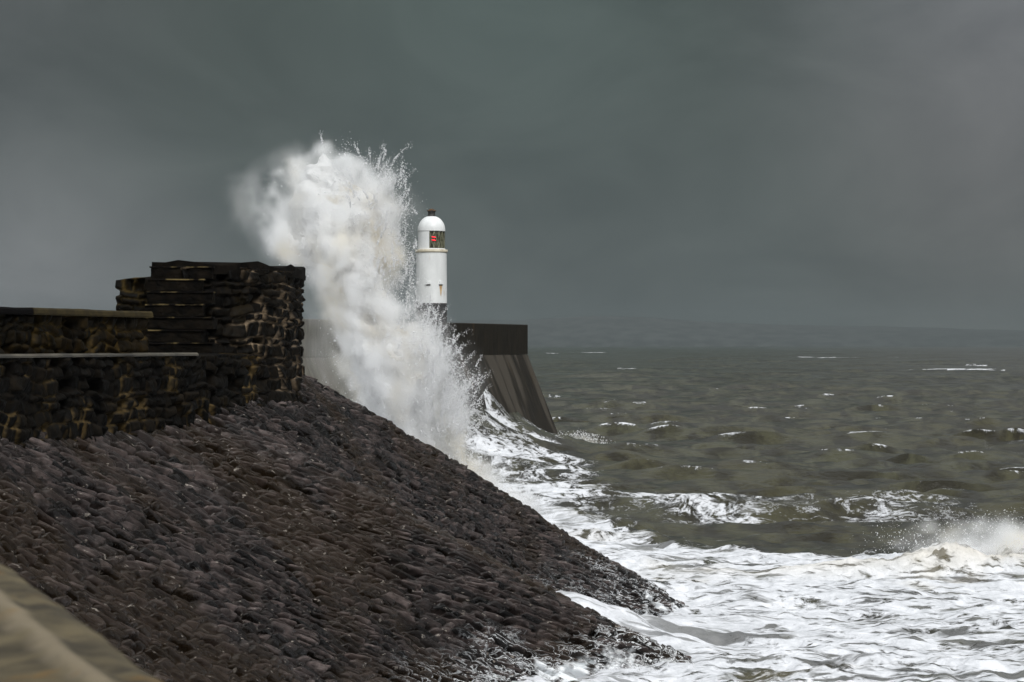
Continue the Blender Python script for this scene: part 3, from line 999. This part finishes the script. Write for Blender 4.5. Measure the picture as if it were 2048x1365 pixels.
def sea_field(X, Y, spacing):
    """height and horizontal shift of the waves, foam and silt, at plan points"""
    r = np.random.default_rng(11)
    Hh = np.zeros_like(X); DX = np.zeros_like(X); DY = np.zeros_like(X)
    near = sstep(Y, 150, 95)
    crest = np.zeros_like(X)
    wl = np.geomspace(58, 1.6, 46)
    for i, L in enumerate(wl):
        k = 2 * math.pi / L
        spread = 0.22 + 0.42 * (i / 46)
        th = R(-100) + r.normal(0, spread)
        d = (math.cos(th), math.sin(th))
        a = (0.0105 + 0.006 * (L < 14) + 0.0055 * (2.4 < L < 9)) * L * (1.0 if L < 5 else 0.72 if L < 9 else 0.36 if L < 22 else 0.34) * r.uniform(0.7, 1.2)
        amp = a * sstep(L, 1.6 * spacing, 3.2 * spacing) * (1 - near * (0.85 if L > 4 else 0.45))
        # gusty groups
        ph = k * (d[0] * X + d[1] * Y) + r.uniform(0, 6.28)
        c, s = np.cos(ph), np.sin(ph)
        Hh += amp * c
        DX -= 0.9 * amp * d[0] * s; DY -= 0.9 * amp * d[1] * s
        if L > 3:
            crest += k * amp * c
    # slack water in the lee of the pier end
    cal = 1 - 0.85 * np.exp(-(((X - 4.0) / 7.0) ** 2 + ((Y - 213.0) / 14.0) ** 2))
    Hh *= cal; DX *= cal; DY *= cal
    # wave running up the pier
    rel0, rel1 = X - PE[0], Y - PE[1]
    s_ = -(rel0 * PD[0] + rel1 * PD[1])
    d_ = rel0 * PN[0] + rel1 * PN[1]
    run = np.interp(s_, [-14, -4, 0, 5, 10, 15, 19, 60], [0, 0.0, 0.0, 0.9, 2.6, 4.6, 4.6, 4.2])
    run = run * (1 + 0.30 * fbm(s_ / 1.8, s_ * 0 + 3, octv=3, seed=61)) 
    dd = np.maximum(d_ - (ZM - run) * BAT, 0)
    pile = run * (0.6 * np.exp(-dd / 2.6) + 0.4 * np.exp(-dd / 7.5)) * (d_ > -3)
    Hh += pile + 0.25 * sstep(pile, 0.2, 1.5) * fbm(X / 1.2, Y / 2.5, octv=4, seed=62)
    # breaker on the right
    cx, cy = 16.8, 97.0
    ux, uy = X - cx, Y - cy
    ridge_y = 0.10 * ux + 0.02 * ux * ux
    lat = uy - ridge_y
    along = np.exp(-((ux + 0.3) / 4.6) ** 2) 
    bh = along * np.where(lat < 0, np.exp(-(lat / 1.7) ** 2), np.exp(-(lat / 4.5) ** 2))
    Hh += 0.80 * bh * (1 + 0.75 * fbm(X / 0.9, Y / 0.9, octv=5, seed=71, gain=0.6))
    # low shoulder of the breaker toward the left
    sh2 = np.exp(-((ux + 7.5) / 4.0) ** 2) * np.exp(-((uy + 0.6 - 0.06 * ux) / 1.2) ** 2)
    Hh += 0.25 * sh2
    # back edge of the surf: the bore front seen as a rounded white lip
    edge = edge_line(X)
    e_ = Y - edge - 2.0 * fbm(X / 3.0, X * 0, octv=3, seed=41)
    Hh += 0.22 * np.exp(-(e_ / 3.0) ** 2) * (X > -3) * (Y < 135)
    # churned surf
    Hh += near * (0.19 * fbm(X / 1.7, Y / 2.2, octv=4, seed=43) + 0.07 * fbm(X / 0.5, Y / 0.6, octv=3, seed=44))
    # swash climbing the notch in the slope
    Hh += 1.6 * np.exp(-(((X - 1.2) / 2.6) ** 2 + ((Y - 74.0) / 3.0) ** 2)) + 0.10 * near + 0.38 * sstep(Y, 75, 67) * (1 + 0.5 * fbm(X / 1.1, Y / 1.6, octv=4, seed=45))
    # run-up below the plume
    Hh += 0.9 * np.exp(-(((X + 2.5) / 7.0) ** 2 + ((Y - 118) / 9.0) ** 2))
    # ---- foam
    n1 = fbm(X / 7.0, Y / 9.0, octv=4, seed=51)
    surf = sstep(e_, 1.5, -1.5)
    foam = surf * (0.74 + 0.30 * n1)
    gaps = sstep(fbm(X / 3.2 + 4, Y / 3.0, octv=4, seed=52), 0.12, 0.42)
    foam = foam - surf * 0.16 * gaps * sstep(X, 0, 6)
    # patch of lacework behind the lip
    lace = np.exp(-(((X - 14.0) / 10.5) ** 2 + ((Y - 138) / 15) ** 2))
    foam = np.maximum(foam, (0.44 + 0.30 * n1) * sstep(lace, 0.10, 0.7))
    foam = np.maximum(foam, 0.46 * sstep(e_, 38, 1) * sstep(X, 26, -2) * (0.85 + 0.9 * n1))
    # below the pier and the plume
    pl = sstep(np.hypot((X - 0.5) / (7.5 + 0.0 * Y), (Y - 160) / 62), 1.0, 0.35)
    foam = np.maximum(foam, pl * (0.57 + 0.38 * n1))
    foam = np.maximum(foam, sstep(pile, 0.15, 1.6) * (0.40 + 0.45 * fbm(s_ / 1.2, d_ / 5, octv=4, seed=55)))
    # whitecaps: steep crests in the open
    wc = sstep(crest + 0.55 * fbm(X / 2.6, Y / 1.6, octv=4, seed=54, gain=0.6), 0.54, 1.05) * 0.47 + sstep(crest, 0.05, 0.5) * 0.18
    far = sstep(Y, 110, 170)
    foam = np.maximum(foam, far * wc)
    for (cu, cv, cY, lx_, ly_, am) in ((1640, 716, 0, 26, 60, 0.8), (1910, 742, 0, 14, 26, 0.95), (1200, 706, 0, 24, 60, 0.7), (1470, 888, 0, 3.6, 3.0, 0.6), (1100, 708, 0, 9, 40, .6),
                                      (1600, 912, 0, 4.5, 4.0, 0.5), (1370, 893, 0, 2.4, 1.0, 0.42), (1400, 702, 0, 12, 60, .6), (1445, 711, 0, 10, 40, .6), (1790, 716, 0, 16, 40, .65),
                                      (1545, 722, 0, 8, 30, .5), (1965, 733, 0, 7, 22, .6), (1250, 742, 0, 6, 20, .5), (1108, 795, 0, 2.2, 9, .6), (1310, 775, 0, 3, 10, .45), (1700, 785, 0, 4, 10, .45), (1560, 955, 0, 3.0, 2.2, .5)):
        Yc = EYE * F / max(cv - VH, 1); Xc = (cu - 1024) / F * Yc
        g = np.exp(-(((X - Xc + 0.25 * (Y - Yc)) / lx_) ** 2 + ((Y - Yc) / ly_) ** 2))
        foam = np.maximum(foam, am * sstep(g + 0.85 * fbm(X / (lx_ * 0.35), Y / (ly_ * 0.12), octv=5, seed=58, gain=0.6), 0.45, 1.1))
        Hh += 0.08 * am * g
    foam = np.clip(foam, 0, 1)
    silt = np.clip(np.exp(-((ux + 0.6) / 4.0) ** 2) * np.exp(-((lat + 0.7) / 0.8) ** 2) * 0.5 + 0.35 * sh2
                   + 0.30 * sstep(fbm(X / 4, Y / 4, octv=3, seed=59), 0.1, 0.5) * near * gaps, 0, 1)
    return Hh, DX, DY, foam, silt


def edge_line(X):
    """plan line of the surf's outer edge"""
    return np.interp(X, [-6, 0, 3, 6.4, 8.5, 10.8, 14.5, 17, 22, 40], [140, 137, 129, 111, 105, 104, 104, 103, 100, 95])


def build_sea():
    r0, r1 = 34.0, 10600.0
    nr = 1250
    Yr = np.geomspace(r0, r1, nr)
    core = np.linspace(-0.215, 0.215, 760)
    wing = 0.215 + np.cumsum(np.geomspace(0.0007, 0.05, 45))
    tang = np.r_[-wing[::-1], core, wing]
    tang = tang[np.abs(tang) < 0.62]
    Y = np.repeat(Yr[:, None], len(tang), 1)
    X = Y * tang[None]
    sp = np.maximum(np.gradient(Yr)[:, None], Y * 0.00057)
    Hh, DX, DY, foam, silt = sea_field(X, Y, sp)
    V = np.stack([X + DX, Y + DY, Hh], 2).reshape(-1, 3)
    me = mesh_np('sea', V, grid_faces(nr, len(tang)), True, {'foam': foam.ravel(), 'silt': silt.ravel()})
    o = link('sea', me, mat_sea())
    tag(o, 'rough olive grey sea with white surf', kind='structure')


build_sea()

# ------------------------------------------------------------------ spray: solid hearts, mist, drops
def volume_from_grid(name, dens, lo, hi, m, parent, to_mesh=None):
    """dens[k,j,i] on a regular lattice -> a volume (or, with to_mesh, its surface)"""
    nz, ny, nx = dens.shape
    k = int(math.ceil(math.sqrt(nz * ny / nx)))
    ncol = max(1, int(round(math.sqrt(nz * ny / nx)))); nrow = int(math.ceil(nz / ncol))
    atlas = np.zeros((nrow * ny, ncol * nx), np.float32)
    for kz in range(nz):
        r_, c_ = divmod(kz, ncol)
        atlas[r_ * ny:(r_ + 1) * ny, c_ * nx:(c_ + 1) * nx] = dens[kz]
    img = bpy.data.images.new(name + '_slices', ncol * nx, nrow * ny, alpha=True, float_buffer=True, is_data=True)
    px = np.ones((nrow * ny, ncol * nx, 4), np.float32)
    px[:, :, :3] = atlas[:, :, None]
    img.pixels.foreach_set(px.ravel())
    img.update()
    if to_mesh is None:
        o = bpy.data.objects.new(name, bpy.data.volumes.new(name))
        COL.objects.link(o); o.parent = parent
        o.data.materials.append(m)
    else:
        o = link(name, bpy.data.meshes.new(name), m, parent)
        me = o.data
    g = bpy.data.node_groups.new(name + '_nodes', 'GeometryNodeTree')
    g.interface.new_socket('Geometry', in_out='INPUT', socket_type='NodeSocketGeometry')
    g.interface.new_socket('Geometry', in_out='OUTPUT', socket_type='NodeSocketGeometry')
    t = NT(g)
    gi, go = t.n('NodeGroupInput'), t.n('NodeGroupOutput')
    pos = t.n('GeometryNodeInputPosition')
    sub = t.n('ShaderNodeVectorMath', {0: pos.outputs[0], 1: tuple(lo)}, operation='SUBTRACT')
    mul = t.n('ShaderNodeVectorMath', {0: sub.outputs[0], 1: tuple((n - 1) / (hi[a] - lo[a]) for a, n in ((0, nx), (1, ny), (2, nz)))}, operation='MULTIPLY')
    add = t.n('ShaderNodeVectorMath', {0: mul.outputs[0], 1: (0.5, 0.5, 0.5)}, operation='ADD')
    flo = t.n('ShaderNodeVectorMath', {0: add.outputs[0]}, operation='FLOOR')
    sp = t.n('ShaderNodeSeparateXYZ', {0: flo.outputs[0]})
    row = t.math('FLOOR', t.math('DIVIDE', t.math('ADD', sp.outputs[2], 0.5), float(ncol)))
    colm = t.math('SUBTRACT', sp.outputs[2], t.math('MULTIPLY', row, float(ncol)))
    uu = t.math('DIVIDE', t.math('ADD', t.math('ADD', sp.outputs[0], 0.5), t.math('MULTIPLY', colm, float(nx))), float(ncol * nx))
    vv = t.math('DIVIDE', t.math('ADD', t.math('ADD', sp.outputs[1], 0.5), t.math('MULTIPLY', row, float(ny))), float(nrow * ny))
    uv = t.n('ShaderNodeCombineXYZ', {0: uu, 1: vv})
    it = t.n('GeometryNodeImageTexture', {'Vector': uv.outputs[0]}, interpolation='Closest', extension='CLIP')
    it.inputs['Image'].default_value = img
    si = it
    vc = t.n('GeometryNodeVolumeCube', {'Density': si.outputs[0], 'Background': 0.0, 'Min': tuple(lo), 'Max': tuple(hi),
                                        'Resolution X': nx, 'Resolution Y': ny, 'Resolution Z': nz})
    out = vc.outputs[0]
    if to_mesh is not None:
        vm = t.n('GeometryNodeVolumeToMesh', {'Volume': out, 'Threshold': to_mesh})
        out = vm.outputs[0]
    sm = t.n('GeometryNodeSetMaterial', {'Geometry': out, 'Material': m})
    t.link(sm.outputs[0], go.inputs[0])
    md = o.modifiers.new('grid', 'NODES'); md.node_group = g
    if to_mesh is not None:
        dg = bpy.context.evaluated_depsgraph_get()
        nm = bpy.data.meshes.new_from_object(o.evaluated_get(dg))
        o.modifiers.clear()
        o.data = nm
        nm.name = name
        if not nm.materials:
            nm.materials.append(m)
        nm.polygons.foreach_set('use_smooth', [True] * len(nm.polygons))
        bpy.data.meshes.remove(me)
        bpy.data.images.remove(img)
    return o


OCT_V = np.array([(1, 0, 0), (-1, 0, 0), (0, 1, 0), (0, -1, 0), (0, 0, 1), (0, 0, -1)], float)
OCT_F = np.array([(0, 2, 4), (2, 1, 4), (1, 3, 4), (3, 0, 4), (2, 0, 5), (1, 2, 5), (3, 1, 5), (0, 3, 5)])


def drops(name, pos, rad, parent, stretch=None):
    n = len(pos)
    r = np.random.default_rng(len(pos))
    V = OCT_V[None] * rad[:, None, None] * r.uniform(0.6, 1.4, (n, 1, 3))
    a = r.uniform(0, 6.28, n)
    ca, sa = np.cos(a), np.sin(a)
    x, z = V[:, :, 0] * ca[:, None] - V[:, :, 2] * sa[:, None], V[:, :, 0] * sa[:, None] + V[:, :, 2] * ca[:, None]
    V = np.stack([x, V[:, :, 1], z], 2) + pos[:, None]
    Fc = OCT_F[None] + (np.arange(n) * 6)[:, None, None]
    me = mesh_np(name, V.reshape(-1, 3), Fc.reshape(-1, 3), True)
    return link(name, me, M_drop, parent)


def build_plume():
    Yp = 116.0
    k = F / Yp
    rows = [(1030, 940, 150), (990, 915, 130), (950, 870, 128), (900, 828, 138), (830, 806, 134), (760, 798, 132), (700, 782, 124), (640, 746, 102), (600, 732, 102), (550, 712, 126),
            (500, 678, 153), (460, 658, 155), (420, 657, 154), (385, 640, 142), (350, 630, 126), (320, 640, 98), (300, 646, 82), (280, 655, 66), (262, 662, 46), (235, 666, 24)]
    rows = sorted(rows, key=lambda q: -q[0])
    zz = np.array([EYE - (v - VH) / k for v, _, _ in rows]); cxs = np.array([(u - 1024) / k for _, u, _ in rows]); hws = np.array([h / k for _, _, h in rows])
    st = 0.115
    lo = np.array([-12.5, Yp - 4.2, 0.2]); hi = np.array([2.6, Yp + 4.2, 18.6])
    n = ((hi - lo) / st).astype(int) + 1
    gx, gy, gz = (np.linspace(lo[a], hi[a], n[a]) for a in range(3))
    Z, Y, X = np.meshgrid(gz, gy, gx, indexing='ij')
    cx = np.interp(Z, zz, cxs); hw = np.interp(Z, zz, hws)
    # axis leans, so follow it when adding noise: coordinates along the jet
    u = (X - cx) ; v_ = (Y - Yp - 0.8 * np.sin(Z * 0.5))
    hd = np.clip(hw * 0.95, 0.3, 3.2)
    r = np.sqrt((u / hw) ** 2 + (v_ / hd) ** 2)
    sd = (1 - r) * hw - 1.1 * np.maximum(Z - 15.6, 0)         # metres inside the outline
    leftside = sstep(-u / hw, -0.1, 0.8) * sstep(Z, 7.5, 10)
    wx, wy, wz = X + 0.7 * vnoise(X / 2, Y / 2, Z / 2, 91), Y + 0.7 * vnoise(X / 2 + 9, Y / 2, Z / 2, 92), Z + 0.7 * vnoise(X / 2, Y / 2 + 5, Z / 2, 93)
    b1 = fbm(wx / 2.3, wy / 2.3, wz / 2.3, octv=5, seed=81, gain=0.55)
    bill = np.abs(fbm(wx / 1.25, wy / 1.25, wz / 1.5, octv=4, seed=82, gain=0.55))      # billows
    tear = fbm(X / 0.7 + Z * 0.25, Y / 0.9, Z / 1.7, octv=3, seed=83)
    # jets thrown out from the foot of the burst
    th = np.arctan2(X + 3.6, np.maximum(Z + 2.0, 0.5)); rr_ = np.hypot(X + 3.6, Z + 2.0)
    jet = fbm(th * 9.0, rr_ / 5.0, (Y - Yp) / 2.2, octv=4, seed=84, gain=0.6)
    sdn = sd + 0.85 * b1 + 1.0 * (bill - 0.25) + 0.32 * tear + 0.9 * jet - 0.30
    soft = 0.5 + 0.9 * leftside
    d = sstep(sdn, -0.35 * soft, 1.0 * soft)
    d = d * (0.10 + 0.90 * sstep(b1 + 0.55 * tear + 0.6 * jet + 1.1 * (bill - 0.25), -0.42, 0.28)) * (0.5 + 0.5 * sstep(Z, 6.5, 11.0))
    # thin veil blown out past the edges
    veil = sstep(sdn, -1.7, 0.2) * sstep(b1 + 0.6 * tear, -0.4, 0.5) * sstep(sd, -1.9, -0.9)
    d = np.maximum(d, (0.055 - 0.02 * sstep(u / hw, 0.3, 1.0)) * veil)
    d = d * sstep(Z, 0.2, 0.8) * sstep(sd, -1.9, -1.3)
    root = empty('wave_splash', 'towering white plume of spray bursting up between the stone block and the lighthouse', 'wave splash', loc=(0, 0, 0))
    core = volume_from_grid('spray_heart', sdn - 0.4 * leftside + (0.30 * fbm(X / 0.45 + Z * 0.3, Y / 0.45, Z / 0.75, octv=2, seed=86) + 0.25 * tear) * sstep(Z, 13, 6), lo, hi, M_core, root, to_mesh=0.95)
    volume_from_grid('spray_mist', d, lo, hi, mat_mist('spray_mist', 2.6), root)
    # wind-torn haze drifting to the left and right of the column
    rq = np.random.default_rng(3)
    # drops: thickest along the seaward (right) edge and over the lower face
    N = 1600000
    ix = rq.integers(0, n[2], N), rq.integers(0, n[1], N), rq.integers(0, n[0], N)
    s_ = sdn[ix]; uu = (u / hw)[ix]; zz_ = Z[ix]
    right = sstep(uu, -0.15, 0.6)
    low_ = sstep(zz_, 11, 5)
    prob = np.exp(-((s_ - 0.05) / 0.32) ** 2) * (0.06 + 0.94 * right) + 0.45 * low_ * np.exp(-((s_ - 0.5) / 0.5) ** 2)
    prob *= 0.35 + 0.65 * sstep(tear[ix], -0.3, 0.4)
    prob *= (Y[ix] < Yp + 1.0)
    keepm = rq.random(N) < prob * 0.6
    ps = np.stack([X[ix], Y[ix], Z[ix]], 1)[keepm] + rq.uniform(-st, st, (keepm.sum(), 3))
    rad = 0.006 + 0.034 * rq.random(len(ps)) ** 5
    # outliers flung to the right and up
    q = ps[(uu[keepm] > 0.3)]
    q = q[rq.integers(0, len(q), 26000)]
    q = q + np.stack([np.abs(rq.normal(0, 0.26, len(q))), rq.normal(0, 0.3, len(q)), rq.normal(0.05, 0.22, len(q))], 1)
    ps = np.concatenate([ps, q]); rad = np.r_[rad, 0.006 + 0.014 * rq.random(len(q)) ** 3]
    # torn jets: strings of drops thrown along ballistic arcs from the ragged edge
    src = ps[(ps[:, 2] > 4) & (ps[:, 0] > np.interp(ps[:, 2], zz, cxs) - 0.35 * np.interp(ps[:, 2], zz, hws))]
    src = src[rq.integers(0, len(src), 300)]
    jp, jr = [], []
    for p in src:
        out = np.array([p[0] + 4.2, 0.0, (p[2] + 1.0) * 0.8]); out /= np.linalg.norm(out)
        out = out + np.array([rq.normal(0.10, 0.30), rq.normal(0, 0.25), rq.normal(0.0, 0.22)])
        ln = rq.uniform(0.3, 1.1); m_ = int(34 + 40 * ln)
        t_ = np.sort(rq.random(m_)) * ln
        q_ = p[None] + out[None] * t_[:, None]
        q_[:, 2] -= 0.22 * t_ ** 2
        q_ += rq.normal(0, 1, (m_, 3)) * (0.015 + 0.055 * t_[:, None])
        jp.append(q_); jr.append((0.026 - 0.016 * t_ / ln) * rq.uniform(0.5, 1.3, m_))
    ps = np.concatenate([ps] + jp); rad = np.concatenate([rad] + jr)
    drops('spray_drops', ps, rad, root)
    print('plume', dens_info(d), 'drops', len(ps), 'core', len(core.data.polygons))


def dens_info(d):
    return d.shape, float(d.mean())


build_plume()


def small_splash(name, label, c, half, seed, mult, ndrop, lean=(0, 0), st=0.16, heart=True, dscale=1.0):
    """a smaller burst: half = half extents in m"""
    c, half = np.array(c, float), np.array(half, float)
    lo, hi = c - half * (1.25, 1.25, 0.3), c + half * (1.25, 1.25, 1.5)
    n = ((hi - lo) / st).astype(int) + 2
    gx, gy, gz = (np.linspace(lo[a], hi[a], n[a]) for a in range(3))
    Z, Y, X = np.meshgrid(gz, gy, gx, indexing='ij')
    hz = np.clip((Z - c[2]) / half[2], 0, None)
    px = (X - c[0] - lean[0] * hz) / half[0]; py = (Y - c[1] - lean[1] * hz) / half[1]
    b = fbm(X / 1.3, Y / 1.3, Z / 1.0, octv=5, seed=seed, gain=0.55)
    sd = 1 - np.sqrt(px ** 2 + py ** 2 + hz ** 2) + 0.75 * b
    edge = np.minimum(1 - np.abs((X - c[0]) / (half[0] * 1.25)), 1 - np.abs((Y - c[1]) / (half[1] * 1.25)))
    d = sstep(sd, 0.0, 0.75) * sstep(edge, 0, 0.2) * sstep(hz, 1.5, 1.1) * (0.2 + 0.8 * sstep(b, -0.4, 0.4))
    root = empty(name, label, 'spray', loc=(0, 0, 0))
    volume_from_grid('spray_mist', d, lo, hi, mat_mist(name + '_mist', mult), root)
    rq = np.random.default_rng(seed)
    N = ndrop * 14
    ix = rq.integers(0, n[2], N), rq.integers(0, n[1], N), rq.integers(0, n[0], N)
    keepm = rq.random(N) < np.exp(-((sd[ix] - 0.15) / 0.25) ** 2) * 0.5
    ps = np.stack([X[ix], Y[ix], Z[ix]], 1)[keepm][:ndrop]
    ps = ps + rq.uniform(-st, st, ps.shape)
    drops('spray_drops', ps, (0.010 + 0.026 * rq.random(len(ps)) ** 3) * dscale, root)
    return root


small_splash('breaker_spray', 'spray blowing off the creamy breaking crest at the right edge of the surf', (17.6, 98.4, 0.9), (4.6, 2.8, 1.05), 301, 1.6, 4000, (0.8, 0.5), dscale=0.7)
small_splash('pier_corner_spray', 'small white burst of spray at the seaward foot of the pier', (5.4, 214.0, -0.1), (2.3, 2.0, 1.1), 302, 0.9, 2500, (-0.3, 0), dscale=1.8)
small_splash('shore_spray', 'low spray over the stones at the bottom edge of the surf', (2.6, 66.0, 0.2), (1.9, 1.2, 0.45), 303, 2.2, 900, (0.2, 0), st=0.1)

# ------------------------------------------------------------------ haze over the sea
def build_haze():
    mb = MB()
    x0, x1, y0, y1, z0, z1 = -6600, 6600, -40, 10900, -7.0, 128.0
    mb.obox(((x0 + x1) / 2, (y0 + y1) / 2, (z0 + z1) / 2), ((x1 - x0) / 2, 0, 0), (0, (y1 - y0) / 2, 0), (0, 0, (z1 - z0) / 2))
    m, t = mat('sea_haze')
    pv = t.n('ShaderNodeVolumePrincipled', {'Color': (0.25, 0.29, 0.305, 1), 'Density': 0.00005, 'Anisotropy': 0.0})
    t.n('ShaderNodeOutputMaterial', {'Volume': pv.outputs[0]})
    o = mb.build('haze', m)
    tag(o, 'thin grey sea haze over the water', kind='stuff')


build_haze()
